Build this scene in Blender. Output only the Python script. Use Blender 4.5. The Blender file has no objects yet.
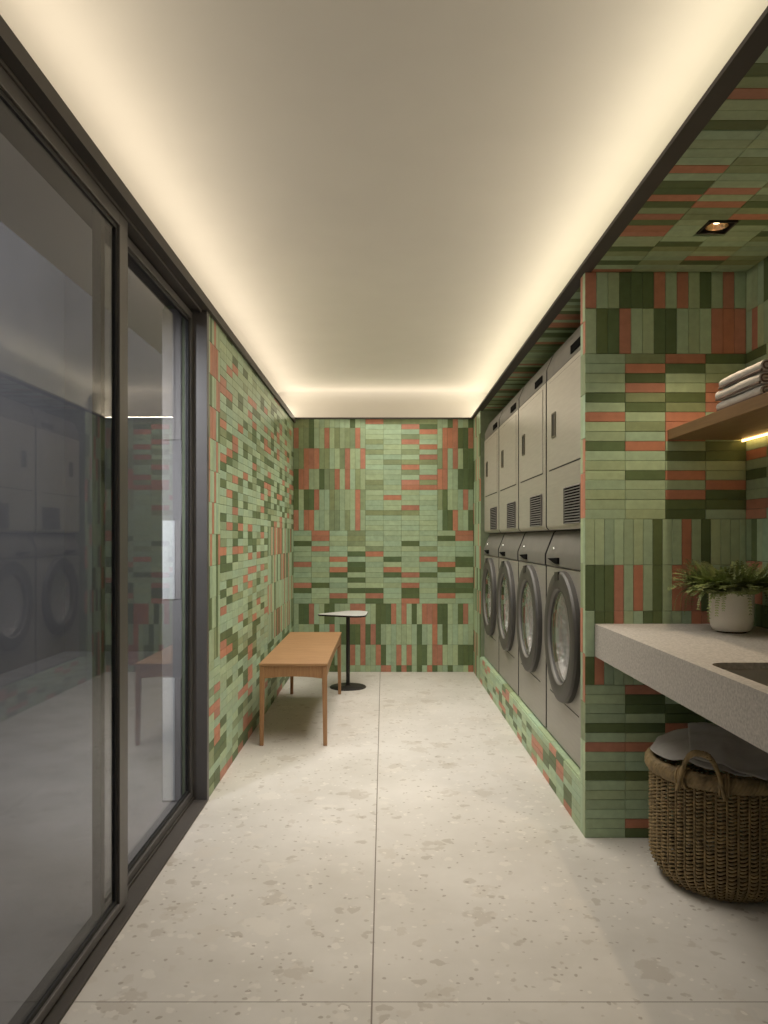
import bpy, bmesh, math, random
from mathutils import Vector, Matrix, noise
from mathutils.geometry import tessellate_polygon

S = bpy.context.scene
COL = S.collection
PI = math.pi
R = math.radians

# ------------------------------------------------------------------ camera
cam_d = bpy.data.cameras.new('camera')
cam_d.sensor_fit = 'HORIZONTAL'
cam_d.sensor_width = 36.0
cam_d.lens = 36.0 * 750.0 / 768.0
cam_d.shift_x = 0.5 / 768.0
cam_d.shift_y = 26.0 / 768.0
cam_d.clip_start = 0.02
cam = bpy.data.objects.new('camera', cam_d)
COL.objects.link(cam)
cam.location = (0, 0, 1.2)
cam.rotation_euler = (PI / 2, 0, 0)
S.camera = cam

# ------------------------------------------------------------------ world, exposure
W = bpy.data.worlds.new('world')
S.world = W
W.use_nodes = True
W.node_tree.nodes['Background'].inputs[0].default_value = (0.80, 0.83, 0.90, 1)
W.node_tree.nodes['Background'].inputs[1].default_value = 1.05
S.view_settings.view_transform = 'Standard'
S.view_settings.look = 'None'
S.view_settings.gamma = 1.0
S.view_settings.use_curve_mapping = False
S.view_settings.exposure = 0.0
S.cycles.use_denoising = True
S.cycles.max_bounces = 12
S.cycles.diffuse_bounces = 8
S.cycles.glossy_bounces = 5
S.cycles.transparent_max_bounces = 12
S.cycles.sample_clamp_indirect = 8.0
S.cycles.caustics_reflective = False
S.cycles.caustics_refractive = False

def lamp(name, loc, direction, sx, sy, power, color, spread=180):
    d = bpy.data.lights.new(name, 'AREA')
    d.shape = 'RECTANGLE'; d.size = sx; d.size_y = sy
    d.energy = power; d.color = color; d.spread = R(spread)
    o = bpy.data.objects.new(name, d)
    COL.objects.link(o)
    o.location = loc
    o.rotation_euler = Vector(direction).to_track_quat('-Z', 'Y').to_euler()
    return o

WARM = (1.0, 0.86, 0.66)
SOFT = (1.0, 0.93, 0.83)
# LED strips lying in the cove behind the ledge, along three sides of the ceiling
COVE, COVE_END, DOWN, TILT = 18.5, 3.6, 43.0, 112
lamp('cove_light', (-0.93, 3.05, 2.302), (0, 0, 1), 0.02, 7.6, COVE, WARM).rotation_euler = (0, R(-TILT), 0)
lamp('cove_light', (0.93, 3.05, 2.312), (0, 0, 1), 0.02, 7.6, COVE, WARM).rotation_euler = (0, R(TILT), 0)
lamp('cove_light', (0, 6.795, 2.290), (0, 0, 1), 1.6, 0.014, COVE_END, WARM).rotation_euler = (R(-TILT), 0, 0)
# added soft fill overhead, no real fixture, brightening corridor floor and end wall
lamp('added_overhead_fill', (0.05, 4.5, 2.45), (0, 0, -1), 0.85, 4.2, DOWN, SOFT, 122).rotation_euler = (0, 0, 0)
# added lamp with no visible source, brightening the pale pier beside the doors
lamp('added_pier_light', (-1.55, 2.1, 2.3), (0.56, 1.34, -1.1), 0.2, 0.2, 9.0, (0.92, 0.95, 1.0), 70)

# ------------------------------------------------------------------ mesh helpers
class MB:
    """collects geometry for ONE mesh object"""
    def __init__(s):
        s.v = []; s.f = []; s.m = []; s.c = []
    def add(s, verts, faces, mat=0, col=None):
        b = len(s.v)
        s.v += [tuple(p) for p in verts]
        for f in faces:
            s.f.append(tuple(b + i for i in f)); s.m.append(mat); s.c.append(col)
    def box(s, x0, x1, y0, y1, z0, z1, mat=0, col=None):
        v = [(x0, y0, z0), (x1, y0, z0), (x1, y1, z0), (x0, y1, z0), (x0, y0, z1), (x1, y0, z1), (x1, y1, z1), (x0, y1, z1)]
        s.add(v, [(0, 3, 2, 1), (4, 5, 6, 7), (0, 1, 5, 4), (1, 2, 6, 5), (2, 3, 7, 6), (3, 0, 4, 7)], mat, col)
    def prism(s, poly, axis, a0, a1, mat=0, cap=None):
        """extrude a 2-D polygon; axis 'y': poly is (x,z); 'x': (y,z); 'z': (x,y)"""
        def P(p, a):
            return {'y': (p[0], a, p[1]), 'x': (a, p[0], p[1]), 'z': (p[0], p[1], a)}[axis]
        n = len(poly)
        v = [P(p, a0) for p in poly] + [P(p, a1) for p in poly]
        f = [tuple(range(n)), tuple(range(2 * n - 1, n - 1, -1))]
        f += [(i, n + i, n + (i + 1) % n, (i + 1) % n) for i in range(n)]
        s.add(v, f[:2], mat if cap is None else cap); s.add(v, f[2:], mat)
    def lathe(s, prof, axis='z', c=(0, 0, 0), n=48, mat=0, closed=False):
        """prof: list of (radius, along)"""
        v = []
        for r, h in prof:
            for k in range(n):
                a = 2 * PI * k / n
                p, q = r * math.cos(a), r * math.sin(a)
                v.append({'z': (c[0] + p, c[1] + q, c[2] + h), 'x': (c[0] + h, c[1] + p, c[2] + q), 'y': (c[0] + p, c[1] + h, c[2] + q)}[axis])
        f = []
        m = len(prof)
        for j in range(m if closed else m - 1):
            for k in range(n):
                a, b = j * n + k, j * n + (k + 1) % n
                j2 = (j + 1) % m
                f.append((a, b, j2 * n + (k + 1) % n, j2 * n + k))
        if not closed:
            if prof[0][0] > 1e-6: f.append(tuple(range(n - 1, -1, -1)))
            if prof[-1][0] > 1e-6: f.append(tuple((m - 1) * n + k for k in range(n)))
        s.add(v, f, mat)
    def tube(s, pts, r, n=8, mat=0, closed=False, col=None):
        pts = [Vector(p) for p in pts]
        rr = r if isinstance(r, (list, tuple)) else [r] * len(pts)
        N = len(pts)
        v = []
        up = Vector((0, 0, 1))
        prev = None
        for i, p in enumerate(pts):
            if closed: t = pts[(i + 1) % N] - pts[i - 1]
            else: t = pts[min(i + 1, N - 1)] - pts[max(i - 1, 0)]
            t.normalize()
            if prev is None:
                a = t.cross(up)
                if a.length < 1e-3: a = t.cross(Vector((1, 0, 0)))
            else:
                a = prev - t * prev.dot(t)
            a.normalize(); prev = a
            b = t.cross(a)
            for k in range(n):
                w = 2 * PI * k / n
                v.append(p + (a * math.cos(w) + b * math.sin(w)) * rr[i])
        f = []
        for i in range(N if closed else N - 1):
            for k in range(n):
                j = (i + 1) % N
                f.append((i * n + k, i * n + (k + 1) % n, j * n + (k + 1) % n, j * n + k))
        if not closed:
            f.append(tuple(range(n - 1, -1, -1))); f.append(tuple((N - 1) * n + k for k in range(n)))
        s.add(v, f, mat, col)
    def build(s, name, mats, parent=None, smooth=35, bevel=0, seg=2, loc=None, merge=False):
        me = bpy.data.meshes.new(name)
        me.from_pydata(s.v, [], s.f)
        if merge:
            b_ = bmesh.new(); b_.from_mesh(me); bmesh.ops.remove_doubles(b_, verts=b_.verts, dist=1e-5); b_.to_mesh(me); b_.free()
        if not isinstance(mats, (list, tuple)): mats = [mats]
        for m in mats: me.materials.append(m)
        if not merge:
            me.polygons.foreach_set('material_index', s.m)
            if any(c is not None for c in s.c):
                at = me.color_attributes.new('tint', 'FLOAT_COLOR', 'CORNER')
                buf = []
                for f, c in zip(s.f, s.c):
                    c = c or (0.5, 0.5, 0.5)
                    buf += [c[0], c[1], c[2], 1.0] * len(f)
                at.data.foreach_set('color', buf)
        if smooth:
            me.polygons.foreach_set('use_smooth', [True] * len(me.polygons))
            me.set_sharp_from_angle(angle=R(smooth))
        me.update()
        o = bpy.data.objects.new(name, me)
        COL.objects.link(o)
        if parent: o.parent = parent
        if loc: o.location = loc
        if bevel:
            md = o.modifiers.new('edge', 'BEVEL')
            md.width = bevel; md.segments = seg; md.limit_method = 'ANGLE'; md.angle_limit = R(40)
        return o

def thing(name, label, cat, loc=(0, 0, 0), group=None, rotz=0):
    o = bpy.data.objects.new(name, None)
    COL.objects.link(o)
    o.location = loc; o.rotation_euler = (0, 0, rotz)
    o['label'] = label; o['category'] = cat
    o.empty_display_size = 0.05
    if group: o['group'] = group
    return o

def tag(o, label, cat, group=None):
    o['label'] = label; o['category'] = cat
    if group: o['group'] = group
    return o

def structure(o, label=None, cat=None):
    o['kind'] = 'structure'
    if label: o['label'] = label
    if cat: o['category'] = cat
    return o

def copy_tree(o, parent=None):
    c = o.copy(); COL.objects.link(c)
    if parent: c.parent = parent
    for ch in list(o.children): copy_tree(ch, c)
    return c

# ------------------------------------------------------------------ materials
def nt(name):
    m = bpy.data.materials.new(name); m.use_nodes = True
    t = m.node_tree
    return m, t, t.nodes['Principled BSDF']

def node(t, kind, **kw):
    n = t.nodes.new(kind)
    for k, v in kw.items():
        if k in n.inputs: n.inputs[k].default_value = v
        else: setattr(n, k, v)
    return n

def ramp(t, stops):
    n = t.nodes.new('ShaderNodeValToRGB')
    cr = n.color_ramp
    while len(cr.elements) < len(stops): cr.elements.new(0.5)
    for e, (p, c) in zip(cr.elements, stops):
        e.position = p; e.color = (*c, 1)
    return n

def plain(name, col, rough=0.5, metal=0.0, var=0.08, scale=20, bump=0.0, bscale=200, stretch=None, spec=None):
    m, t, b = nt(name)
    tc = node(t, 'ShaderNodeTexCoord')
    src = tc.outputs['Object']
    if stretch:
        mp = node(t, 'ShaderNodeMapping'); mp.inputs['Scale'].default_value = stretch
        t.links.new(src, mp.inputs['Vector']); src = mp.outputs['Vector']
    n = node(t, 'ShaderNodeTexNoise', Scale=scale, Detail=4.0)
    t.links.new(src, n.inputs['Vector'])
    lo = tuple(c * (1 - var) for c in col); hi = tuple(min(1, c * (1 + var)) for c in col)
    r = ramp(t, [(0.3, lo), (0.7, hi)])
    t.links.new(n.outputs['Fac'], r.inputs['Fac'])
    t.links.new(r.outputs['Color'], b.inputs['Base Color'])
    b.inputs['Roughness'].default_value = rough
    b.inputs['Metallic'].default_value = metal
    if spec is not None: b.inputs['Specular IOR Level'].default_value = spec
    if bump:
        n2 = node(t, 'ShaderNodeTexNoise', Scale=bscale, Detail=3.0)
        t.links.new(src, n2.inputs['Vector'])
        bp = node(t, 'ShaderNodeBump', Strength=bump, Distance=0.002)
        t.links.new(n2.outputs['Fac'], bp.inputs['Height'])
        t.links.new(bp.outputs['Normal'], b.inputs['Normal'])
    return m

def emit(name, col, strength):
    m, t, b = nt(name)
    b.inputs['Base Color'].default_value = (*col, 1)
    b.inputs['Emission Color'].default_value = (*col, 1)
    b.inputs['Emission Strength'].default_value = strength
    return m

def tile_material():
    m, t, b = nt('glazed_tile')
    at = node(t, 'ShaderNodeAttribute', attribute_name='tint')
    tc = node(t, 'ShaderNodeTexCoord')
    n = node(t, 'ShaderNodeTexNoise', Scale=26.0, Detail=5.0, Roughness=0.6)
    t.links.new(tc.outputs['Object'], n.inputs['Vector'])
    mr = node(t, 'ShaderNodeMapRange')
    mr.inputs[1].default_value = 0.25; mr.inputs[2].default_value = 0.75
    mr.inputs[3].default_value = 0.86; mr.inputs[4].default_value = 1.13
    t.links.new(n.outputs['Fac'], mr.inputs[0])
    mx = node(t, 'ShaderNodeVectorMath', operation='SCALE')
    t.links.new(at.outputs['Color'], mx.inputs[0])
    t.links.new(mr.outputs[0], mx.inputs['Scale'])
    t.links.new(mx.outputs[0], b.inputs['Base Color'])
    b.inputs['Roughness'].default_value = 0.5
    b.inputs['Specular IOR Level'].default_value = 0.35
    n2 = node(t, 'ShaderNodeTexNoise', Scale=60.0, Detail=2.0)
    t.links.new(tc.outputs['Object'], n2.inputs['Vector'])
    bp = node(t, 'ShaderNodeBump', Strength=0.12, Distance=0.003)
    t.links.new(n2.outputs['Fac'], bp.inputs['Height'])
    t.links.new(bp.outputs['Normal'], b.inputs['Normal'])
    return m

def floor_material():
    m, t, b = nt('pale_terrazzo_slab')
    tc = node(t, 'ShaderNodeTexCoord')
    P = tc.outputs['Object']
    n1 = node(t, 'ShaderNodeTexNoise', Scale=2.2, Detail=6.0, Roughness=0.6)
    t.links.new(P, n1.inputs['Vector'])
    base = ramp(t, [(0.3, (0.55, 0.52, 0.475)), (0.7, (0.67, 0.64, 0.60))])
    t.links.new(n1.outputs['Fac'], base.inputs['Fac'])
    cur = base.outputs['Color']
    # chips: two sizes of warped cells, only some of them showing
    nw = node(t, 'ShaderNodeTexNoise', Scale=22.0, Detail=4.0)
    t.links.new(P, nw.inputs['Vector'])
    def chips(scale, thr, colA, colB, amt, keep, wob):
        nonlocal cur
        ad = node(t, 'ShaderNodeVectorMath', operation='MULTIPLY_ADD')
        t.links.new(nw.outputs['Color'], ad.inputs[0])
        ad.inputs[1].default_value = (wob, wob, wob)
        t.links.new(P, ad.inputs[2])
        vo = node(t, 'ShaderNodeTexVoronoi', Scale=scale)
        t.links.new(ad.outputs[0], vo.inputs['Vector'])
        sep = node(t, 'ShaderNodeSeparateColor')
        t.links.new(vo.outputs['Color'], sep.inputs[0])
        g = node(t, 'ShaderNodeMath', operation='GREATER_THAN'); g.inputs[1].default_value = keep
        t.links.new(sep.outputs[0], g.inputs[0])
        d = node(t, 'ShaderNodeMapRange')
        d.inputs[1].default_value = thr * 0.8; d.inputs[2].default_value = thr
        d.inputs[3].default_value = amt; d.inputs[4].default_value = 0.0
        t.links.new(vo.outputs['Distance'], d.inputs[0])
        mu = node(t, 'ShaderNodeMath', operation='MULTIPLY')
        t.links.new(g.outputs[0], mu.inputs[0]); t.links.new(d.outputs[0], mu.inputs[1])
        cc = ramp(t, [(0.2, colA), (0.8, colB)])
        t.links.new(sep.outputs[1], cc.inputs['Fac'])
        mx = node(t, 'ShaderNodeMix', data_type='RGBA')
        t.links.new(mu.outputs[0], mx.inputs['Factor'])
        t.links.new(cur, mx.inputs['A']); t.links.new(cc.outputs['Color'], mx.inputs['B'])
        cur = mx.outputs['Result']
    chips(7.0, 0.42, (0.43, 0.38, 0.32), (0.70, 0.66, 0.60), 0.45, 0.70, 0.16)
    chips(20.0, 0.42, (0.33, 0.28, 0.225), (0.75, 0.71, 0.65), 0.42, 0.72, 0.075)
    chips(55.0, 0.38, (0.28, 0.24, 0.19), (0.78, 0.74, 0.68), 0.60, 0.80, 0.03)
    # slab joints
    sp = node(t, 'ShaderNodeSeparateXYZ')
    t.links.new(P, sp.inputs[0])
    fac = None
    for ax, pos in ((0, -0.030), (1, 1.94)):
        s1 = node(t, 'ShaderNodeMath', operation='SUBTRACT'); s1.inputs[1].default_value = pos
        t.links.new(sp.outputs[ax], s1.inputs[0])
        ab = node(t, 'ShaderNodeMath', operation='ABSOLUTE'); t.links.new(s1.outputs[0], ab.inputs[0])
        lt = node(t, 'ShaderNodeMath', operation='LESS_THAN'); lt.inputs[1].default_value = 0.0022 if ax == 0 else 0.0016
        t.links.new(ab.outputs[0], lt.inputs[0])
        if fac is None: fac = lt.outputs[0]
        else:
            mm = node(t, 'ShaderNodeMath', operation='MAXIMUM')
            t.links.new(fac, mm.inputs[0]); t.links.new(lt.outputs[0], mm.inputs[1]); fac = mm.outputs[0]
    mx = node(t, 'ShaderNodeMix', data_type='RGBA')
    t.links.new(fac, mx.inputs['Factor']); t.links.new(cur, mx.inputs['A'])
    mx.inputs['B'].default_value = (0.20, 0.17, 0.14, 1)
    t.links.new(mx.outputs['Result'], b.inputs['Base Color'])
    b.inputs['Roughness'].default_value = 0.5
    b.inputs['Specular IOR Level'].default_value = 0.35
    return m

def wood_material(name, dark, light, stretch, scale=6):
    m, t, b = nt(name)
    tc = node(t, 'ShaderNodeTexCoord')
    mp = node(t, 'ShaderNodeMapping'); mp.inputs['Scale'].default_value = stretch
    t.links.new(tc.outputs['Object'], mp.inputs['Vector'])
    n = node(t, 'ShaderNodeTexNoise', Scale=scale, Detail=6.0, Roughness=0.65, Distortion=0.6)
    t.links.new(mp.outputs['Vector'], n.inputs['Vector'])
    r = ramp(t, [(0.25, dark), (0.75, light)])
    t.links.new(n.outputs['Fac'], r.inputs['Fac'])
    t.links.new(r.outputs['Color'], b.inputs['Base Color'])
    b.inputs['Roughness'].default_value = 0.45
    return m

def glass_material(name, tint, refl=1.0):
    """thin pane: schlick reflection over a tinted transparent body"""
    m = bpy.data.materials.new(name); m.use_nodes = True
    t = m.node_tree; t.nodes.clear()
    out = node(t, 'ShaderNodeOutputMaterial')
    ge = node(t, 'ShaderNodeNewGeometry')
    d = node(t, 'ShaderNodeVectorMath', operation='DOT_PRODUCT')
    t.links.new(ge.outputs['Incoming'], d.inputs[0]); t.links.new(ge.outputs['Normal'], d.inputs[1])
    ab = node(t, 'ShaderNodeMath', operation='ABSOLUTE'); t.links.new(d.outputs['Value'], ab.inputs[0])
    om = node(t, 'ShaderNodeMath', operation='SUBTRACT'); om.inputs[0].default_value = 1.0
    t.links.new(ab.outputs[0], om.inputs[1])
    pw = node(t, 'ShaderNodeMath', operation='POWER'); pw.inputs[1].default_value = 5.0
    t.links.new(om.outputs[0], pw.inputs[0])
    ma = node(t, 'ShaderNodeMath', operation='MULTIPLY_ADD'); ma.inputs[1].default_value = 0.95 * refl; ma.inputs[2].default_value = 0.05 * refl
    t.links.new(pw.outputs[0], ma.inputs[0])
    tr = node(t, 'ShaderNodeBsdfTransparent'); tr.inputs['Color'].default_value = (*tint, 1)
    gl = node(t, 'ShaderNodeBsdfGlossy'); gl.inputs['Roughness'].default_value = 0.01
    mx = node(t, 'ShaderNodeMixShader')
    t.links.new(ma.outputs[0], mx.inputs[0]); t.links.new(tr.outputs[0], mx.inputs[1]); t.links.new(gl.outputs[0], mx.inputs[2])
    t.links.new(mx.outputs[0], out.inputs['Surface'])
    return m

M = {}
M['tile'] = tile_material()
M['grout'] = plain('tile_grout', (0.20, 0.24, 0.15), 0.85, var=0.1)
M['floor'] = floor_material()
M['plaster'] = plain('cream_plaster', (0.72, 0.695, 0.65), 0.85, var=0.02, scale=3, spec=0.1)
M['bronze'] = plain('dark_bronze_metal', (0.060, 0.052, 0.046), 0.65, metal=0.0, var=0.08, scale=8)
M['frame'] = plain('grey_bronze_frame', (0.13, 0.122, 0.118), 0.42, metal=0.4, var=0.06, scale=8)
M['gasket'] = plain('black_rubber', (0.012, 0.012, 0.012), 0.6)
M['pane'] = glass_material('door_glass', (0.80, 0.80, 0.80), 0.72)
M['outwall'] = plain('outside_render', (0.33, 0.32, 0.32), 0.9, var=0.06, scale=2)
M['outfloor'] = plain('outside_paving', (0.40, 0.38, 0.37), 0.9, var=0.08, scale=4)
M['pale'] = plain('pale_lit_segment', (0.80, 0.82, 0.82), 0.6, var=0.03)
M['steel'] = plain('brushed_machine_steel', (0.49, 0.46, 0.405), 0.42, metal=0.45, var=0.05, scale=6, stretch=(1, 1, 14))  # dryers kept lighter: light from the cove put into the colour
M['steel_dark'] = plain('grey_machine_panel', (0.155, 0.147, 0.132), 0.55, metal=0.2, var=0.08, scale=10)
M['ring'] = plain('dark_door_ring', (0.066, 0.062, 0.056), 0.5, metal=0.2, var=0.06)
M['black'] = plain('black_gloss', (0.008, 0.008, 0.008), 0.9, spec=0.02)
M['olive'] = plain('shadowed_pocket_metal', (0.15, 0.135, 0.09), 0.5, metal=0.3)
M['chrome'] = plain('polished_chrome', (0.72, 0.72, 0.72), 0.15, metal=1.0, var=0.02)
M['steel_shaded'] = plain('brushed_steel_shaded', (0.33, 0.312, 0.278), 0.42, metal=0.4, var=0.05, scale=6, stretch=(1, 1, 14))  # darker copy for the washers: weaker cove light put into the colour
M['basin'] = plain('satin_steel', (0.50, 0.48, 0.46), 0.38, metal=0.7, var=0.03)
M['wood'] = wood_material('warm_oak', (0.29, 0.145, 0.066), (0.43, 0.235, 0.112), (16, 16, 1.2))
M['seatwood'] = wood_material('oak_seat', (0.25, 0.125, 0.055), (0.47, 0.27, 0.13), (1.0, 14, 16))
M['shelfwood'] = wood_material('walnut_shelf', (0.23, 0.125, 0.060), (0.35, 0.205, 0.10), (14, 1.0, 14))
M['stone'] = plain('grey_terrazzo_counter', (0.45, 0.42, 0.39), 0.6, var=0.22, scale=130, bump=0.1, bscale=160)
M['tabletop'] = plain('grey_laminate', (0.55, 0.55, 0.54), 0.4, var=0.04)
M['black_metal'] = plain('black_powder_coat', (0.030, 0.027, 0.024), 0.5, metal=0.3)
M['wicker'] = plain('wicker_cane', (0.25, 0.18, 0.085), 0.65, var=0.35, scale=30)
M['linen'] = plain('grey_linen', (0.36, 0.345, 0.33), 0.95, var=0.06, scale=30, bump=0.3, bscale=500)
M['towel'] = plain('pale_grey_towel', (0.66, 0.62, 0.58), 0.95, var=0.05, scale=40, bump=0.5, bscale=400)
M['piping'] = plain('brown_towel_edge', (0.17, 0.125, 0.105), 0.9, var=0.1)
M['ceramic'] = plain('white_ceramic', (0.88, 0.84, 0.77), 0.4, var=0.05, scale=8)
M['soil'] = plain('dark_soil', (0.03, 0.022, 0.015), 0.95, var=0.3, scale=80)
M['leaf'] = plain('fern_leaf', (0.26, 0.31, 0.115), 0.5, var=0.5, scale=14)
M['foot'] = plain('dark_pot_foot', (0.05, 0.04, 0.03), 0.6)
M['led'] = emit('shelf_led', (1.0, 0.60, 0.20), 8.0)
M['bulb'] = emit('downlight_bulb', (1.0, 0.78, 0.45), 14.0)
M['reflector'] = plain('copper_reflector', (0.75, 0.48, 0.28), 0.25, metal=0.9)

def drum_material():
    m, t, b = nt('perforated_drum_steel')
    tc = node(t, 'ShaderNodeTexCoord')
    vo = node(t, 'ShaderNodeTexVoronoi', Scale=34.0)
    t.links.new(tc.outputs['Object'], vo.inputs['Vector'])
    bp = node(t, 'ShaderNodeBump', Strength=0.9, Distance=0.012)
    t.links.new(vo.outputs['Distance'], bp.inputs['Height'])
    t.links.new(bp.outputs['Normal'], b.inputs['Normal'])
    b.inputs['Base Color'].default_value = (0.80, 0.78, 0.77, 1)
    b.inputs['Metallic'].default_value = 0.2
    b.inputs['Roughness'].default_value = 0.5
    b.inputs['Coat Weight'].default_value = 1.0
    b.inputs['Coat Roughness'].default_value = 0.10
    t.links.new(bp.outputs['Normal'], b.inputs['Coat Normal'])
    return m
M['drum'] = drum_material()
M['porthole'] = glass_material('porthole_glass', (0.86, 0.86, 0.86), 0.9)

# ------------------------------------------------------------------ tiles
TINT = {'L': (0.375, 0.485, 0.315), 'M': (0.265, 0.325, 0.180), 'D': (0.118, 0.165, 0.072), 'R': (0.48, 0.215, 0.140)}
rng = random.Random(7)

def tint(code):
    c = TINT[code]
    k = rng.uniform(0.90, 1.10); h = rng.uniform(-0.05, 0.05)
    return (c[0] * k * (1 + h), c[1] * k, c[2] * k * (1 - h * 1.5))

def tiles(mb, origin, u, v, n, rects, gap=0.0014, thick=0.006, ch=0.0011):
    """rects: (u0, v0, u1, v1, code): one raised, edge-eased tile each"""
    O, u, v, n = Vector(origin), Vector(u), Vector(v), Vector(n)
    for a0, b0, a1, b1, code in rects:
        if a1 - a0 < 0.006 or b1 - b0 < 0.006: continue
        a0 += gap / 2; a1 -= gap / 2; b0 += gap / 2; b1 -= gap / 2
        t = thick + rng.uniform(-0.0006, 0.0006)
        P = lambda a, b, d: O + u * a + v * b + n * d
        q = [P(a0, b0, 0), P(a1, b0, 0), P(a1, b1, 0), P(a0, b1, 0),
             P(a0, b0, t - ch), P(a1, b0, t - ch), P(a1, b1, t - ch), P(a0, b1, t - ch),
             P(a0 + ch, b0 + ch, t), P(a1 - ch, b0 + ch, t), P(a1 - ch, b1 - ch, t), P(a0 + ch, b1 - ch, t)]
        f = [(8, 9, 10, 11)]
        for i in range(4):
            j = (i + 1) % 4
            f.append((i, j, 4 + j, 4 + i)); f.append((4 + i, 4 + j, 8 + j, 8 + i))
        mb.add(q, f, 1, tint(code))

def pick(r, wl=0.56, wm=0.10, wd=0.20):
    x = r.random()
    return 'L' if x < wl else 'M' if x < wl + wm else 'D' if x < wl + wm + wd else 'R'

def rows_h(u0, u1, v_top, pitch, codes, length, out, v_min=-9):
    """codes: list of strings, top row first"""
    for k, row in enumerate(codes):
        t = v_top - k * pitch; b = max(t - pitch, v_min)
        for i, c in enumerate(row):
            a0 = u0 + i * length; a1 = min(a0 + length, u1)
            if a1 > a0: out.append((a0, b, a1, t, c))

def row_v(u0, u1, b, t, codes, w, out):
    for i, c in enumerate(codes):
        a0 = u0 + i * w; a1 = min(a0 + w, u1)
        if a1 > a0: out.append((a0, b, a1, t, c))

def rand_h(r, u0, u1, v0, v1, length, pitch, out, **kw):
    ncol = max(1, round((u1 - u0) / length)); L = (u1 - u0) / ncol
    nr = max(1, round((v1 - v0) / pitch)); p = (v1 - v0) / nr
    for i in range(ncol):
        for k in range(nr):
            out.append((u0 + i * L, v0 + k * p, u0 + (i + 1) * L, v0 + (k + 1) * p, pick(r, **kw)))

def rand_v(r, u0, u1, v0, v1, w, h, out, **kw):
    rand = []
    rand_h(r, u0, u1, v0, v1, w, h, rand, **kw)
    out += rand

XL, XR = -0.806, 0.806          # corridor faces
YB, YF = 6.716, -0.8            # back wall, wall behind the camera
XA = 1.45                       # wall of the alcove
YP = 3.0                        # face of the partition
ZC = 2.265                      # top of tiling / soffit
T = 0.006                       # tile thickness

# ------------------------------------------------------------------ room shell
mb = MB(); mb.box(-0.90, 1.62, YF - 0.1, YB + 0.2, -0.12, 0.0)
structure(mb.build('floor', M['floor'], smooth=0), 'pale terrazzo floor of large slabs with thin joints', 'floor')

# back wall, laid tile by tile as it is in the room
B = []
W4 = 0.1611; W1 = W4 / 3.5
row_v(0, 1.612, 0.428, 0.612, 'LDDRLLDDLLLRRRLLDDDRLRLDLRRRDDLLDRL', W1, B)
row_v(0, 1.612, 0.244, 0.428, 'LLLLDLLRLDDDDRDRDLLLLLLLDLLRLDLLLLL', W1, B)
row_v(0, 1.612, 0.060, 0.244, 'LLLDDLMDLLLRLRLLRDLLRLRLDDLRRLLLDDD', W1, B)
row_v(0, 1.612, 0.000, 0.060, 'LDDLLLLDDLLLLLLLLRRLDRDLDLRDLLDLLLR', W1, B)
mid = [['L'] * 10 for _ in range(14)]
for col, marks in enumerate(['D2 R3 R7 D11', 'D3 R10 R12 R13', 'D0 R1 D5 R6 R8', 'D2 D4 D6 D7 D9 M11 M12 M13', 'D0 R1 D2 R9 M10',
                             'D5 R6 D8', 'R0 D1 D2 R3 R5 D11', 'D5 R8 M10', 'R1 D2 D3 D6 R7 D12', 'D2 D3 R4 D7 D8 R12 R13']):
    for mk in marks.split(): mid[13 - int(mk[1:])][col] = mk[0]
P14 = (1.2665 - 0.612) / 14
rows_h(0, 1.612, 1.2665, P14, [''.join(r_) for r_ in mid], W4, B)
for k, row in enumerate(['MMMDLLLLLLLDLL', 'RMMDLLRLMLMMRL', 'MMRRRMMLLMRLLR', 'DRRLLDMMRLRLML', 'DLDDRLLMMLLLRM', 'RLRRLLLMMLMLRL']):
    t_ = ZC if k == 0 else 2.1865 - (k - 1) * 0.184
    row_v(0, 4 * W4, 2.1865 - k * 0.184, t_, row, W1, B)
cols = [list('R' + 'LLLMLMLLLLLMMLLLLMLLL'), list('M' + 'LLLLLLLMLLLLLLRLLMLLL'), list('M' + 'RLMRLMLMRMLRRLLLRMLLL'), list('M' + 'DRLLRLRMLLRMRLLLLLLLL')]
p22 = (ZC - 1.2665) / 22
rows_h(4 * W4, 8 * W4, ZC, p22, [''.join(c[k] for c in cols) for k in range(22)], W4, B)
for k, row in enumerate(['LLDRLLD', 'LRRRDDR', 'MRLRLDD', 'RRLLDDD', 'MDLLLRL', 'LDDRLLD']):
    t_ = ZC if k == 0 else 2.1865 - (k - 1) * 0.184
    row_v(8 * W4, 1.612, 2.1865 - k * 0.184, t_, row, W1, B)
mb = MB(); mb.box(XL - 0.3, 1.62, YB + T, YB + 0.1, 0.0, ZC)
tiles(mb, (XL, YB + T, 0), (1, 0, 0), (0, 0, 1), (0, -1, 0), B)
structure(mb.build('wall_back', [M['grout'], M['tile']], smooth=0), 'end wall of green and terracotta stacked tiles', 'wall')

# left wall
r = random.Random(21)
Lw = []
yj = 3.44
rand_v(r, 0.0, 0.26, 0.62, ZC, 0.0433, 0.147, Lw, wl=0.50, wm=0.08, wd=0.20)
rand_h(r, 0.0, 0.26, 0.0, 0.62, 0.13, 0.0425, Lw, wl=0.52, wd=0.26)
rand_h(r, 0.26, 1.78, 0.0, ZC, 0.152, 0.0425, Lw, wl=0.58, wd=0.17)
rand_h(r, 1.78, YB - yj, 1.28, ZC, 0.152, 0.0425, Lw, wl=0.60, wd=0.15)
rand_v(r, 1.78, YB - yj, 0.46, 1.28, 0.046, 0.205, Lw, wl=0.55, wd=0.14)
rand_h(r, 1.78, YB - yj, 0.0, 0.46, 0.152, 0.046, Lw, wl=0.42, wd=0.38)
mb = MB(); mb.box(XL - 0.20, XL - T, yj, YB + T, 0.0, ZC)
tiles(mb, (XL - T, yj, 0), (0, 1, 0), (0, 0, 1), (1, 0, 0), Lw)
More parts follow.
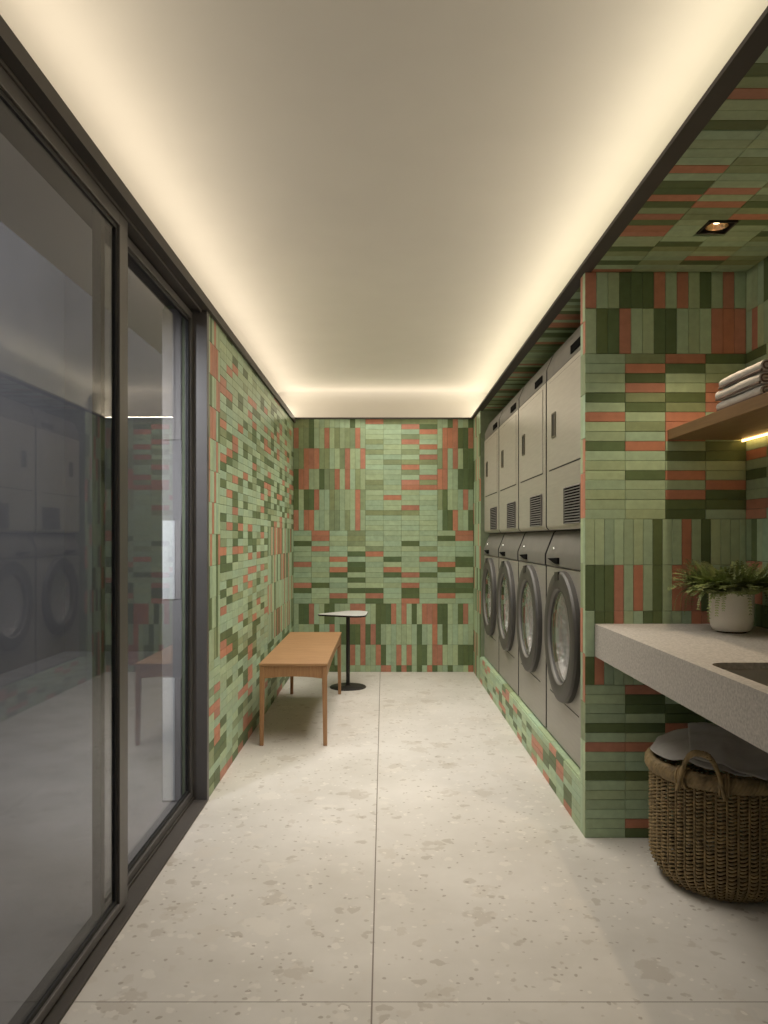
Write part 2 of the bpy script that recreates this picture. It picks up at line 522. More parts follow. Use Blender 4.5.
structure(mb.build('wall_left', [M['grout'], M['tile']], smooth=0), 'side wall of small staggered green and terracotta tiles behind the bench', 'wall')

# partition at the end of the counter
Pt = []
PW = XA - XR
w46 = PW / 14; w39 = PW / 16.6; h4 = PW / 4
row_v(0, PW, 2.119, ZC, 'RLLDDDRLRLDLRL', w46, Pt)
row_v(0, PW, 1.937, 2.119, 'LDDRLLDDLLLRRR', w46, Pt)
rows_h(0, PW, 1.937, 0.0389, ['LMRD', 'LRDL', 'LDLL', 'LRLR', 'DMDR', 'LDMR', 'RLRL', 'LMRL', 'LLRL', 'DRLD', 'LLDD', 'LLLL', 'LDRL', 'LLLR', 'LLRD', 'LLDD', 'LLDL'], h4, Pt)
row_v(0, PW, 1.092, 1.937 - 17 * 0.0389, 'LLLLLLLDLLRLDLLLL', w39, Pt)
row_v(0, PW, 0.908, 1.092, 'DDDRLRLDLRRRDLLDD', w39, Pt)
row_v(0, PW, 0.725, 0.908, 'LDDRLLDDLLLRRLLDL', w39, Pt)
row_v(0, PW, 0.612, 0.725, 'DRLLLLDLLRLLLDLLL', w39, Pt)
rows_h(0, PW, 0.612, 0.03825, ['LRLD', 'LDLL', 'LDDL', 'LLDD', 'DDRL', 'LLRD', 'RRLL', 'LLLD', 'LLDL', 'DDLL', 'LLLR', 'LLLL', 'LLRL', 'LLLD', 'LRLL', 'LDDL'], h4, Pt)
mb = MB(); mb.box(XR + T, XA + 0.15, YP + T, YP + 0.07, 0.0, ZC)
tiles(mb, (XR, YP + T, 0), (1, 0, 0), (0, 0, 1), (0, -1, 0), Pt)
En = []
zt = ZC; ends = ['LR', 'RL', 'MM', 'LL', 'RL', 'RR', 'LL', 'LM', 'LR', 'RL', 'MM', 'LL', 'LL']
zs = [ZC, 2.07, 1.94, 1.776, 1.60, 1.46, 1.28, 1.097, 0.915, 0.735, 0.54, 0.385, 0.20, 0.0]
for k in range(13):
    for j in range(2): En.append((j * 0.035, zs[k + 1], (j + 1) * 0.035, zs[k], ends[k][j]))
tiles(mb, (XR + T, YP, 0), (0, 1, 0), (0, 0, 1), (-1, 0, 0), En)
structure(mb.build('wall_right', [M['grout'], M['tile']], smooth=0), 'tiled partition between the machines and the counter', 'wall')

# far return of the machine niche
r = random.Random(5)
Rt = []
rand_v(r, 0, YB - 6.262, 0.0, ZC, 0.0454, 0.189, Rt, wl=0.62)
mb = MB(); mb.box(XR + T, 1.62, 6.262, YB + T, 0.0, ZC)
tiles(mb, (XR + T, 6.262, 0), (0, 1, 0), (0, 0, 1), (-1, 0, 0), Rt)
structure(mb.build('wall_right', [M['grout'], M['tile']], smooth=0), 'narrow tiled return wall past the last machine', 'wall')

# niche back and alcove wall
mb = MB(); mb.box(1.52, 1.62, YP + 0.07, 6.262, 0.0, ZC)
structure(mb.build('wall_right', [M['grout']], smooth=0), 'dark wall of the niche behind the machines', 'wall')
r = random.Random(11)
Al = []
rand_h(r, 0, YP - YF, 0.0, 0.612, 0.161, 0.0389, Al)
rand_v(r, 0, YP - YF, 0.612, 1.275, 0.0425, 0.166, Al, wl=0.55)
rand_h(r, 0, YP - YF, 1.275, 1.937, 0.161, 0.0389, Al)
rand_v(r, 0, YP - YF, 1.937, ZC, 0.046, 0.164, Al, wl=0.5)
mb = MB(); mb.box(XA + T, XA + 0.15, YF, YP, 0.0, ZC)
tiles(mb, (XA + T, YF, 0), (0, 1, 0), (0, 0, 1), (-1, 0, 0), Al)
structure(mb.build('wall_right', [M['grout'], M['tile']], smooth=0), 'tiled wall behind the counter', 'wall')
mb = MB(); mb.box(-1.0, 1.62, YF - 0.1, YF, 0.0, 2.7)
structure(mb.build('wall_front', M['plaster'], smooth=0), 'plain wall behind the viewer', 'wall')

# plinth under the machines
r = random.Random(4)
Pf, Pp = [], []
rand_h(r, 0, 6.262 - 3.07, 0.0, 0.204, 0.145, 0.034, Pf, wl=0.50, wd=0.22)
rand_h(r, 0, 6.262 - 3.07, 0.0, 0.14, 0.29, 0.14, Pp, wl=0.95, wm=0.05, wd=0)
mb = MB(); mb.box(XR + T, 1.52, 3.07, 6.262, 0.0, 0.204)
tiles(mb, (XR + T, 3.07, 0), (0, 1, 0), (0, 0, 1), (-1, 0, 0), Pf)
tiles(mb, (XR + T, 3.07, 0.204), (0, 1, 0), (1, 0, 0), (0, 0, 1), Pp)
structure(mb.build('trim_1', [M['grout'], M['tile']], smooth=0), 'low tiled plinth under the machines', 'plinth')

# tiled soffit over machines and alcove, pierced for the downlight
r = random.Random(33)
XS = 0.83
DX, DY, DH = 1.145, 2.575, 0.052
So = []
def soffit_rows(r):
    y = YF
    while y < YB - 0.01:
        y2 = min(y + 0.046, YB)
        x = XS; i = 0
        while x < 1.52:
            x2 = min(x + 0.161, 1.52)
            if not (x2 > DX - DH and x < DX + DH and y2 > DY - DH and y < DY + DH):
                So.append((x, y, x2, y2, pick(r, wl=0.46, wm=0.26, wd=0.15)))
            else:
                c = pick(r, wl=0.7)
                if DX - DH > x: So.append((x, y, DX - DH, y2, c))
                if DX + DH < x2: So.append((DX + DH, y, x2, y2, c))
            x = x2
        y = y2
soffit_rows(r)
mb = MB()
z0, z1 = ZC + T, ZC + 0.030
mb.box(XS, 1.62, YF, DY - DH, z0, z1); mb.box(XS, 1.62, DY + DH, YB + 0.1, z0, z1)
mb.box(XS, DX - DH, DY - DH, DY + DH, z0, z1); mb.box(DX + DH, 1.62, DY - DH, DY + DH, z0, z1)
tiles(mb, (0, 0, z0), (1, 0, 0), (0, 1, 0), (0, 0, -1), So)
structure(mb.build('ceiling', [M['grout'], M['tile']], smooth=0), 'low tiled soffit over the machines and counter', 'soffit')

# dark metal ledges that hide the cove lights
def ledge(name, boxes, label):
    m_ = MB()
    for b in boxes: m_.box(*b)
    structure(m_.build(name, M['bronze'], smooth=0), label, 'ledge')
ledge('trim_2', [(XL - 0.20, -0.787, YF, YB + 0.1, 2.265, 2.275), (-0.802, -0.787, YF, YB, 2.232, 2.265)], 'dark metal ledge above the glass doors and side wall')
ledge('trim_3', [(0.776, XS, YF, YB + 0.1, 2.262, 2.275)], 'dark metal edge strip of the tiled soffit')
ledge('trim_4', [(-0.787, 0.776, YB - 0.03, YB + 0.1, 2.265, 2.275)], 'dark metal ledge across the end wall')

# raised ceiling with a rounded cove
cx, ch_, rad = 0.985, 2.52, 0.09
prof = [(-cx, 2.28)] + [(-cx + rad - rad * math.cos(a), ch_ - rad + rad * math.sin(a)) for a in [i * PI / 2 / 8 for i in range(9)]]
prof += [(-x, z) for x, z in reversed(prof)]
mb = MB()
# sweep: side profile along Y, closed at the far end by a matching rounded end
ye = YB + 0.13
inner = []
rings = [(YF, 0.0)]
nx = len(prof)
ys = [YF, ye - rad]
V_ = []
for y in ys:
    V_ += [(x, y, z) for x, z in prof]
F_ = [(i, i + 1, nx + i + 1, nx + i) for i in range(nx - 1)]
mb.add(V_, F_)
arc = [i * PI / 2 / 8 for i in range(9)]
rows = [[(x, ye - rad + rad * math.sin(a), min(z, 9)) for x in (-cx, cx)] for a in arc for z in [ch_ - rad + rad * math.cos(a)]]
V2 = [p for row in rows for p in row] + [(-cx, ye, 2.28), (cx, ye, 2.28)]
F2 = [(2 * i, 2 * i + 1, 2 * i + 3, 2 * i + 2) for i in range(len(rows))]
mb.add(V2, F2)
# outer shell so no daylight leaks in
mb.box(-1.30, -cx - 0.03, YF - 0.1, YB + 0.3, 2.275, 2.75)
mb.box(cx + 0.03, 1.62, YF - 0.1, YB + 0.3, 2.316, 2.75)
mb.box(-1.30, 1.62, ye + 0.03, YB + 0.35, 2.275, 2.75)
mb.box(-1.30, 1.62, YF - 0.1, YB + 0.35, 2.60, 2.75)
structure(mb.build('ceiling', M['plaster'], smooth=40), 'raised plaster ceiling lit from a cove on three sides', 'ceiling')

# ------------------------------------------------------------------ sliding glass doors
mb = MB()
mb.box(-0.90, -0.800, yj - 0.10, yj, 0.0, 2.265)          # jamb
mb.box(-0.90, -0.868, yj - 0.10, yj - 0.07, 0.0, 2.23)
tr1 = None
def jamb():
    m_ = MB()
    m_.box(-0.90, -0.800, yj - 0.035, yj + 0.0, 0.0, 2.232)
    return m_.build('trim_5', M['frame'], smooth=0, bevel=0.002)
structure(jamb(), 'grey metal door jamb against the tiled wall', 'door jamb')
m_ = MB()
m_.box(-0.92, -0.800, YF, yj - 0.035, 2.232, 2.265)
m_.box(-0.832, -0.822, YF, yj - 0.035, 2.222, 2.232)
structure(m_.build('trim_6', M['bronze'], smooth=0, bevel=0.001), 'dark metal head track of the sliding doors', 'door track')
m_ = MB()
m_.box(-0.92, -0.800, YF, yj - 0.035, 0.0005, 0.012)
m_.box(-0.866, -0.860, YF, yj - 0.035, 0.012, 0.024)
structure(m_.build('trim_7', M['bronze'], smooth=0, bevel=0.001), 'dark metal sill track of the sliding doors', 'door track')

def door(name, xf, xb, y0, y1, zb, zt, sw, br, tr, label):
    """xf: room-side face, xb: outside face; sw stile width, br / tr rail heights"""
    root = thing(name, label, 'sliding door', (xf, y0, zb))
    root['kind'] = 'structure'
    d = xb - xf; w = y1 - y0; h = zt - zb
    for a, b in ((0, sw), (w - sw, w)):
        m_ = MB(); m_.box(d, 0, a, b, 0, h); m_.build('stile', M['frame'], root, smooth=0, bevel=0.0015)
    for a, b in ((0, br), (h - tr, h)):
        m_ = MB(); m_.box(d, 0, sw, w - sw, a, b); m_.build('rail', M['frame'], root, smooth=0, bevel=0.0015)
    m_ = MB(); g = 0.013
    x0, x1 = d * 0.75, d * 0.30
    m_.box(x0, x1, sw, sw + g, br, h - tr); m_.box(x0, x1, w - sw - g, w - sw, br, h - tr)
    m_.box(x0, x1, sw + g, w - sw - g, br, br + g); m_.box(x0, x1, sw + g, w - sw - g, h - tr - g, h - tr)
    m_.build('gasket', M['gasket'], root, smooth=0)
    m_ = MB(); m_.box(d * 0.6, d * 0.45, sw + g, w - sw - g, br + g, h - tr - g)
    m_.build('glass_pane', M['pane'], root, smooth=0)
    return root
door('door_1', -0.828, -0.856, 0.30, 2.43, 0.026, 2.222, 0.075, 0.026, 0.040, 'large glass sliding door in front of its partner')
door('door_2', -0.866, -0.894, 2.30, yj - 0.036, 0.026, 2.222, 0.030, 0.026, 0.032, 'glass sliding door next to the tiled wall')
door('door_3', -0.866, -0.894, YF, 0.42, 0.026, 2.222, 0.075, 0.026, 0.040, 'glass sliding door beside the viewer')

# outside, seen through the glass
m_ = MB(); m_.box(-6.0, -0.92, -3.0, 8.0, -0.12, -0.01)
structure(m_.build('ground', M['outfloor'], smooth=0), 'grey paving outside the glass doors', 'ground')
m_ = MB(); m_.box(-3.6, -3.4, -3.0, 8.0, -0.01, 6.0); m_.box(-3.4, -0.92, 8.0, 8.2, -0.01, 6.0)
structure(m_.build('wall_outside', M['outwall'], smooth=0), 'dim grey wall across the outside yard', 'wall')
m_ = MB(); m_.box(-1.014, -0.925, yj - 0.004, yj + 0.10, -0.01, 2.25, 1)
for a_, b_ in ((1.65, 2.20), (0.92, 1.28), (0.0, 0.56)):  # pale blocks put the pier's lit segments into colour
    m_.box(-1.010, -0.955, yj - 0.010, yj - 0.0045, a_, b_, 0 if a_ < 1.5 else 2); m_.box(-0.953, -0.928, yj - 0.008, yj - 0.0045, a_, b_, 2)
structure(m_.build('trim_8', [M['pale'], M['outwall'], M['outfloor']], smooth=0), 'pier with lit segments put in as pale panels outside the glass', 'pier')

# ------------------------------------------------------------------ machines
MX = 0.836
MW = 0.765

def holed_plate(outer, hole, P, mb, mat=0):
    """outer, hole: 2-D loops; P maps a 2-D point to 3-D"""
    tris = tessellate_polygon([[Vector((a, b, 0)) for a, b in outer], [Vector((a, b, 0)) for a, b in hole]])
    pts = outer + hole
    mb.add([P(a, b) for a, b in pts], [tuple(t) for t in tris], mat)

def make_washer(label):
    root = thing('washing_machine', label, 'washing machine', (MX, 3.075, 0.2105), 'front-loading washing machines on the plinth')
    cy, cz = MW / 2, 0.535
    m_ = MB()
    hole = [(cy + 0.222 * math.cos(2 * PI * k / 64), cz + 0.222 * math.sin(2 * PI * k / 64)) for k in range(64)]
    holed_plate([(0, 0.012), (MW, 0.012), (MW, 0.846), (0, 0.846)], hole, lambda a, b: (0, a, b), m_)
    D_ = 0.62
    q = [(0, 0, 0.012), (0, MW, 0.012), (0, MW, 0.846), (0, 0, 0.846), (D_, 0, 0.012), (D_, MW, 0.012), (D_, MW, 0.846), (D_, 0, 0.846)]
    m_.add(q, [(4, 5, 6, 7), (2, 3, 7, 6), (0, 1, 5, 4)]); m_.add(q, [(0, 4, 7, 3), (1, 2, 6, 5)], 1)  # sides coloured black to darken the gap between neighbouring machines
    m_.build('cabinet', [M['steel_shaded'], M['gasket']], root, smooth=30)
    m_ = MB(); m_.box(0.02, D_ - 0.02, 0.01, MW - 0.01, 0.0, 0.0125)
    m_.build('base', M['black'], root, smooth=0)
    m_ = MB()
    m_.prism([(0.0, 0.849), (-0.004, 0.853), (-0.004, 0.905), (0.002, 0.922), (0.040, 1.018), (0.050, 1.027), (D_, 1.027), (D_, 0.849)], 'y', 0.005, MW - 0.005, 0, 1)
    cp = m_.build('control_panel', [M['steel_dark'], M['gasket']], root, smooth=30, bevel=0.002)
    m_ = MB()
    m_.prism([(0.690, 0.888), (0.475, 0.896), (0.475, 0.866), (0.53, 0.866)], 'x', -0.014, -0.003)
    m_.build('grip', M['black'], cp, smooth=0, bevel=0.002)
    m_ = MB(); m_.lathe([(0.0, -0.008), (0.010, -0.007), (0.012, 0.0)], 'x', (0.012, 0.650, 0.935), 16)
    m_.build('highlight_dot', M['chrome'], cp)  # chrome dot put in for a bright highlight on the panel
    # door: broad dark ring round a bright steel bowl
    dr = MB()
    dr.lathe([(0.302, 0.002), (0.302, -0.020), (0.296, -0.031), (0.286, -0.034), (0.234, -0.034), (0.220, -0.030),
              (0.211, -0.016), (0.207, 0.004)], 'x', (0, cy, cz), 72, closed=True)
    d_ = dr.build('door', M['ring'], root, smooth=28)
    m_ = MB(); m_.lathe([(0.2195, -0.0305), (0.2205, -0.0320), (0.2165, -0.0290), (0.213, -0.021)], 'x', (0, cy, cz), 72, closed=True)
    m_.build('trim_ring', M['steel_dark'], d_, smooth=50)
    m_ = MB(); m_.lathe([(0.2095, 0.0), (0.205, 0.010), (0.192, 0.026), (0.165, 0.046), (0.120, 0.062), (0.06, 0.070), (0.0, 0.072)], 'x', (0, cy, cz), 64)
    m_.f = [f for f in m_.f if len(f) == 4]; m_.m = [0] * len(m_.f); m_.c = [None] * len(m_.f)
    m_.build('drum', M['drum'], root, smooth=60, merge=True)
    m_ = MB(); m_.lathe([(0.209, -0.018), (0.206, -0.020), (0.150, -0.028), (0.08, -0.032), (0.0, -0.033), (0.0, -0.029), (0.08, -0.028), (0.150, -0.024), (0.206, -0.016)], 'x', (0, cy, cz), 64, closed=True)
    m_.build('porthole_glass', M['porthole'], d_, smooth=60, merge=True)
    m_ = MB(); m_.box(-0.030, -0.012, cy + 0.085, cy + 0.10, cz - 0.10, cz + 0.03)
    m_.box(-0.054, -0.046, cy - 0.285, cy - 0.262, cz - 0.05, cz + 0.05)
    m_ = MB(); m_.prism([(cy - 0.02, cz + 0.262), (cy + 0.05, cz + 0.255), (cy + 0.05, cz + 0.295), (cy - 0.02, cz + 0.300)], 'x', -0.0375, -0.025)
    m_.build('door_latch', M['black_metal'], d_, smooth=0, bevel=0.003)
    m_ = MB(); m_.tube([(-0.0006, cy + 0.30, 0.230), (-0.0006, cy + 0.05, 0.224), (-0.0006, cy - 0.25, 0.224)], 0.0022, 6)
    m_.build('service_flap_groove', M['ring'], root)
    return root

def make_dryer(label):
    root = thing('tumble_dryer', label, 'tumble dryer', (MX, 3.075, 1.240), 'tumble dryers stacked on the washing machines')
    D_ = 0.62
    m_ = MB()
    m_.prism([(0.014, 0.0), (0.003, 0.012), (0.0, 0.024), (0.0, 0.762), (D_, 0.762), (D_, 0.0)], 'y', 0, MW, 0, 1)  # black end faces deepen the shade between the dryers
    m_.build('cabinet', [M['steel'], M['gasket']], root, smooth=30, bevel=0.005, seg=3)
    m_ = MB()
    m_.prism([(0.003, 0.7635), (0.003, 0.822), (0.008, 0.835), (0.036, 0.900), (0.048, 0.915), (D_, 0.915), (D_, 0.7635)], 'y', 0, MW, 0, 1)
    cp = m_.build('control_panel', [M['steel_dark'], M['gasket']], root, smooth=30, bevel=0.002)
    m_ = MB(); m_.box(-0.0015, 0.006, 0.09, 0.275, 0.781, 0.817)
    m_.build('display', M['black'], cp, smooth=0)
    m_ = MB(); m_.box(-0.0008, 0.001, 0.072, 0.7075, 0.2945, 0.7375)
    m_.build('door_gap_dark', M['gasket'], root, smooth=0)  # thin black sheet put in for the dark gap round the door
    m_ = MB(); m_.box(-0.0026, -0.0008, 0.070, 0.709, 0.300, 0.735)
    d_ = m_.build('door', M['steel'], root, smooth=0, bevel=0.0015)
    m_ = MB()
    y0, y1, z0, z1, g = 0.552, 0.628, 0.452, 0.572, 0.007
    m_.box(-0.0075, -0.0024, y0, y0 + g, z0, z1); m_.box(-0.0075, -0.0024, y1 - g, y1, z0, z1)
    m_.box(-0.0075, -0.0024, y0 + g, y1 - g, z0, z0 + g); m_.box(-0.0075, -0.0024, y0 + g, y1 - g, z1 - g, z1)
    m_.box(-0.0042, -0.0024, y0 + g, y1 - g, z0 + g, z1 - g, 1)
    m_.build('door_handle', [M['olive'], M['black_metal']], d_, smooth=0)
    m_ = MB()
    y0, y1, z0, z1 = 0.088, 0.372, 0.026, 0.188
    m_.box(-0.0015, 0.001, y0, y1, z0, z1, 1)
    n = 13; p = (z1 - z0) / n
    for k in range(n + 1):
        zc = z0 + k * p
        m_.prism([(-0.001, zc + 0.004), (-0.009, zc - 0.003), (-0.010, zc - 0.001), (-0.001, zc + 0.006)], 'y', y0, y1, 0)
    m_.box(-0.009, -0.001, y0 - 0.004, y0, z0, z1); m_.box(-0.009, -0.001, y1, y1 + 0.004, z0, z1)
    m_.build('vent_grille', [M['steel_dark'], M['black']], root, smooth=0)
    return root

w0 = make_washer('front-loading washing machine beside the tiled partition, first of the four from it')
d0 = make_dryer('tumble dryer beside the tiled partition, above the first washing machine')
for k, (lw, ld) in enumerate([
        ('second front-loading washing machine from the tiled partition', 'second tumble dryer from the tiled partition'),
        ('third front-loading washing machine from the tiled partition', 'third tumble dryer from the tiled partition'),
        ('front-loading washing machine at the end of the row beside the back wall', 'tumble dryer at the end of the row beside the back wall')], 1):
    a = copy_tree(w0); a.location = (MX, 3.075 + 0.79 * k, 0.2105); a['label'] = lw
    a = copy_tree(d0); a.location = (MX, 3.075 + 0.79 * k, 1.240); a['label'] = ld

# ------------------------------------------------------------------ counter, sink
CXF, CZ0, CZ1, CY0 = 0.845, 0.727, 0.857, 0.15
def rrect(x0, x1, y0, y1, r_, n=10):
    out = []
    for (cx_, cy_, a0) in ((x1 - r_, y1 - r_, 0), (x0 + r_, y1 - r_, 90), (x0 + r_, y0 + r_, 180), (x1 - r_, y0 + r_, 270)):
        for k in range(n + 1):
            a = R(a0 + 90 * k / n)
            out.append((cx_ + r_ * math.cos(a), cy_ + r_ * math.sin(a)))
    return out
SX0, SX1, SY0, SY1 = 0.888, 1.29, 1.42, 2.065
hole = rrect(SX0, SX1, SY0, SY1, 0.05)
outer = [(CXF, CY0), (XA, CY0), (XA, YP), (CXF, YP)]
m_ = MB()
for z in (CZ1, CZ0):
    holed_plate(outer, hole, lambda a, b, z=z: (a, b, z), m_)
def wall_loop(mb, loop, z0, z1, mat=0):
    n = len(loop)
    mb.add([(a, b, z0) for a, b in loop] + [(a, b, z1) for a, b in loop], [(i, (i + 1) % n, n + (i + 1) % n, n + i) for i in range(n)], mat)
wall_loop(m_, outer, CZ0, CZ1); wall_loop(m_, hole, CZ1, CZ0)
o = m_.build('countertop', M['stone'], smooth=30, merge=True, bevel=0.004)
tag(o, 'thick grey terrazzo counter running from the tiled partition with a sink cut in', 'counter')

root = thing('sink', 'steel sink set into the grey terrazzo counter', 'sink', (0, 0, 0))
m_ = MB()
levels = [(0.003, 0.838, 0.047), (0.006, 0.836, 0.047), (0.010, 0.77, 0.05), (0.03, 0.742, 0.06), (0.08, 0.736, 0.06)]
n = None
prevn = 0
loops = []
for ins, z, rr in levels:
    lp = rrect(SX0 + ins, SX1 - ins, SY0 + ins, SY1 - ins, rr)
    loops.append([(a, b, z) for a, b in lp])
n = len(loops[0])
V_ = [p for lp in loops for p in lp]
F_ = [(j * n + i, j * n + (i + 1) % n, (j + 1) * n + (i + 1) % n, (j + 1) * n + i) for j in range(len(loops) - 1) for i in range(n)]
F_.append(tuple((len(loops) - 1) * n + i for i in range(n)))
m_.add(V_, F_)
o = m_.build('basin', M['basin'], root, smooth=50)
md = o.modifiers.new('sheet', 'SOLIDIFY'); md.thickness = 0.0015; md.offset = 1
m_ = MB(); m_.lathe([(0.0, 0.003), (0.028, 0.003), (0.036, 0.0)], 'z', ((SX0 + SX1) / 2, (SY0 + SY1) / 2, 0.7365), 24)
m_.build('drain', M['steel'], root)

# ------------------------------------------------------------------ shelf with lit underside, towels
root = thing('wall_shelf', 'wooden shelf above the counter with a glowing strip underneath', 'shelf', (1.136, 1.0, 1.592))
m_ = MB(); m_.box(0, XA - 1.136, -0.4, YP - 1.0, 0, 0.040)
m_.build('board', M['shelfwood'], root, smooth=0, bevel=0.002)
m_ = MB(); m_.box(0.2945, 0.2995, -0.3, YP - 1.0 - 0.005, -0.008, -0.0005)
o = m_.build('light_strip', M['led'], root, smooth=0)

def towel(k, label, y0, y1, xo):
    """a towel folded twice: a flattened spiral profile in X-Z swept along Y"""
    z0 = 1.6325 + k * 0.0385
    h = 0.0375; x0, x1 = 1.148 + xo, 1.415
    root_ = thing('folded_towel', label, 'towel', ((x0 + x1) / 2, (y0 + y1) / 2, z0), 'folded towels on the shelf')
    tk = 0.0165
    # centre line: lower layer from the wall side to the folded front edge, over the fold, back, and a half-return
    rr = (h - tk) / 2
    pts = [(x1 - 0.004, tk / 2), ((x0 + x1) / 2, tk / 2), (x0 + h / 2, tk / 2)]
    for i in range(1, 9):
        a = -PI / 2 - i * PI / 8
        pts.append((x0 + h / 2 + rr * math.cos(a), h / 2 + rr * math.sin(a)))
    pts += [((x0 + x1) / 2, h - tk / 2), (x1 - 0.004, h - tk / 2)]
    th = tk * 0.97
    ny = 14
    m2 = MB(); V = []
    prof = []
    P2 = [Vector(p) for p in pts]
    left, right = [], []
    for i, p in enumerate(P2):
        t_ = (P2[min(i + 1, len(P2) - 1)] - P2[max(i - 1, 0)]).normalized()
        nn = Vector((-t_.y, t_.x))
        left.append(p + nn * th / 2); right.append(p - nn * th / 2)
    prof = left + right[::-1]
    npf = len(prof)
    rn = random.Random(50 + k)
    ph = rn.uniform(0, 6)
    cxm, cym = (x0 + x1) / 2, (y0 + y1) / 2
    for j in range(ny + 1):
        y = y0 + (y1 - y0) * j / ny
        e = min(j, ny - j) / ny
        sq = 1.0 if e > 0.04 else 0.94
        for p in prof:
            wob = 0.0012 * math.sin(9 * y * 6 + ph) * (1 if p.y > h / 2 else 0)
            V.append((p.x - cxm + 0.002 * math.sin(y * 25 + ph), y - cym, max(0.0, (p.y - h / 2) * sq + h / 2 - abs(wob))))
    F = [(j * npf + i, j * npf + (i + 1) % npf, (j + 1) * npf + (i + 1) % npf, (j + 1) * npf + i) for j in range(ny) for i in range(npf)]
    for base, flip in ((0, False), (ny * npf, True)):
        nl = len(left)
        for i in range(nl - 1):
            f = (base + i, base + i + 1, base + npf - 2 - i, base + npf - 1 - i)
            F.append(f if flip else f[::-1])
    m2.add(V, F)
    m2.build('cloth', M['towel'], root_, smooth=50)
    # stitched dark edge following the fold at both ends
    for yy in (y0, y1):
        m3 = MB()
        cl = [(p.x - cxm, yy - cym, max(0.003, p.y)) for p in P2]
        m3.tube([(a, b + (-0.001 if yy == y0 else 0.001), c) for a, b, c in cl], 0.0028, 6)
        m3.build('hem', M['piping'], root_)
    m3 = MB()
    m3.tube([(x0 - cxm + 0.0035, y0 - cym + (y1 - y0) * q / 8, 0.0045) for q in range(9)], 0.0042, 6)
    m3.build('hem', M['piping'], root_)
    return root_
towel(0, 'folded grey towel lying on the wooden shelf, lowest of its stack', 2.285, 2.585, 0.0)
towel(1, 'folded grey towel in the middle of the stack on the shelf', 2.290, 2.590, -0.003)
towel(2, 'folded grey towel on top of the stack on the shelf', 2.287, 2.578, 0.002)

# ------------------------------------------------------------------ recessed downlight
root = thing('recessed_downlight', 'small square recessed downlight in the tiled soffit above the counter', 'downlight', (DX, DY, ZC))
m_ = MB(); s_ = DH - 0.002; g = 0.007
m_.box(-s_, -s_ + g, -s_, s_, -0.002, 0.04); m_.box(s_ - g, s_, -s_, s_, -0.002, 0.04)
m_.box(-s_ + g, s_ - g, -s_, -s_ + g, -0.002, 0.04); m_.box(-s_ + g, s_ - g, s_ - g, s_, -0.002, 0.04)
m_.box(-s_ + g, s_ - g, -s_ + g, s_ - g, 0.036, 0.040)
m_.build('housing', M['black_metal'], root, smooth=0)
m_ = MB(); m_.lathe([(0.036, 0.004), (0.037, 0.004), (0.030, 0.034), (0.022, 0.035), (0.034, 0.005)], 'z', (0, 0, 0), 32, closed=True)
m_.build('reflector', M['reflector'], root, smooth=50)
m_ = MB(); m_.lathe([(0.0, 0.016), (0.012, 0.018), (0.018, 0.026), (0.018, 0.035), (0, 0.0355)], 'z', (0, 0, 0), 24)
m_.build('bulb', M['bulb'], root)
sd = bpy.data.lights.new('downlight_beam', 'SPOT'); sd.energy = 23.0; sd.color = (1.0, 0.80, 0.55); sd.spot_size = R(100); sd.spot_blend = 0.7; sd.shadow_soft_size = 0.02
so = bpy.data.objects.new('downlight_beam', sd); COL.objects.link(so); so.parent = root; so.location = (0, 0, 0.008)

# ------------------------------------------------------------------ bench
bx0, bx1, by0, by1, bh = -0.716, -0.326, 4.327, 5.775, 0.476
root = thing('bench', 'long plain oak bench standing along the tiled wall', 'bench', ((bx0 + bx1) / 2, (by0 + by1) / 2, 0))
hw, hl = (bx1 - bx0) / 2, (by1 - by0) / 2
m_ = MB(); m_.box(-hw - 0.003, hw + 0.003, -hl - 0.004, hl + 0.004, bh - 0.016, bh)
m_.build('seat', M['seatwood'], root, smooth=0, bevel=0.003)
for sx in (-1, 1):
    for sy in (-1, 1):
        m_ = MB()
        lt, lb = 0.029, 0.022
        def rect(sz, z):
            xo = sx * hw; yo = sy * hl
            xi = xo - sx * sz; yi = yo - sy * sz
            xs = sorted((xo, xi)); yq = sorted((yo, yi))
            return [(xs[0], yq[0], z), (xs[1], yq[0], z), (xs[1], yq[1], z), (xs[0], yq[1], z)]
        v = rect(lb, 0.0) + rect(lt, bh - 0.10) + rect(lt, bh - 0.0165)
        f = [(3, 2, 1, 0), (8, 9, 10, 11)]
        for b_ in (0, 4):
            f += [(b_ + i, b_ + (i + 1) % 4, b_ + 4 + (i + 1) % 4, b_ + 4 + i) for i in range(4)]
        m_.add(v, f)
        m_.build('leg', M['wood'], root, smooth=0, bevel=0.003)
def apron_profile(L, z_end, z_mid):
    """rail with a shallow arched lower edge"""
    n_ = 16
    low = [(-L + 2 * L * k / n_, z_end + (z_mid - z_end) * (1 - (2 * k / n_ - 1) ** 2)) for k in range(n_ + 1)]
    return low + [(L, bh - 0.0165), (-L, bh - 0.0165)]
for sy in (-1, 1):
    m_ = MB(); yq = sorted((sy * (hl - 0.004), sy * (hl - 0.026)))
    m_.prism(apron_profile(hw - 0.0295, bh - 0.088, bh - 0.076), 'y', yq[0], yq[1])
    m_.build('apron', M['wood'], root, smooth=30)
for sx in (-1, 1):
    m_ = MB(); xq = sorted((sx * (hw - 0.004), sx * (hw - 0.026)))
    m_.prism(apron_profile(hl - 0.0295, bh - 0.092, bh - 0.060), 'x', xq[0], xq[1])
    m_.build('apron', M['wood'], root, smooth=30)

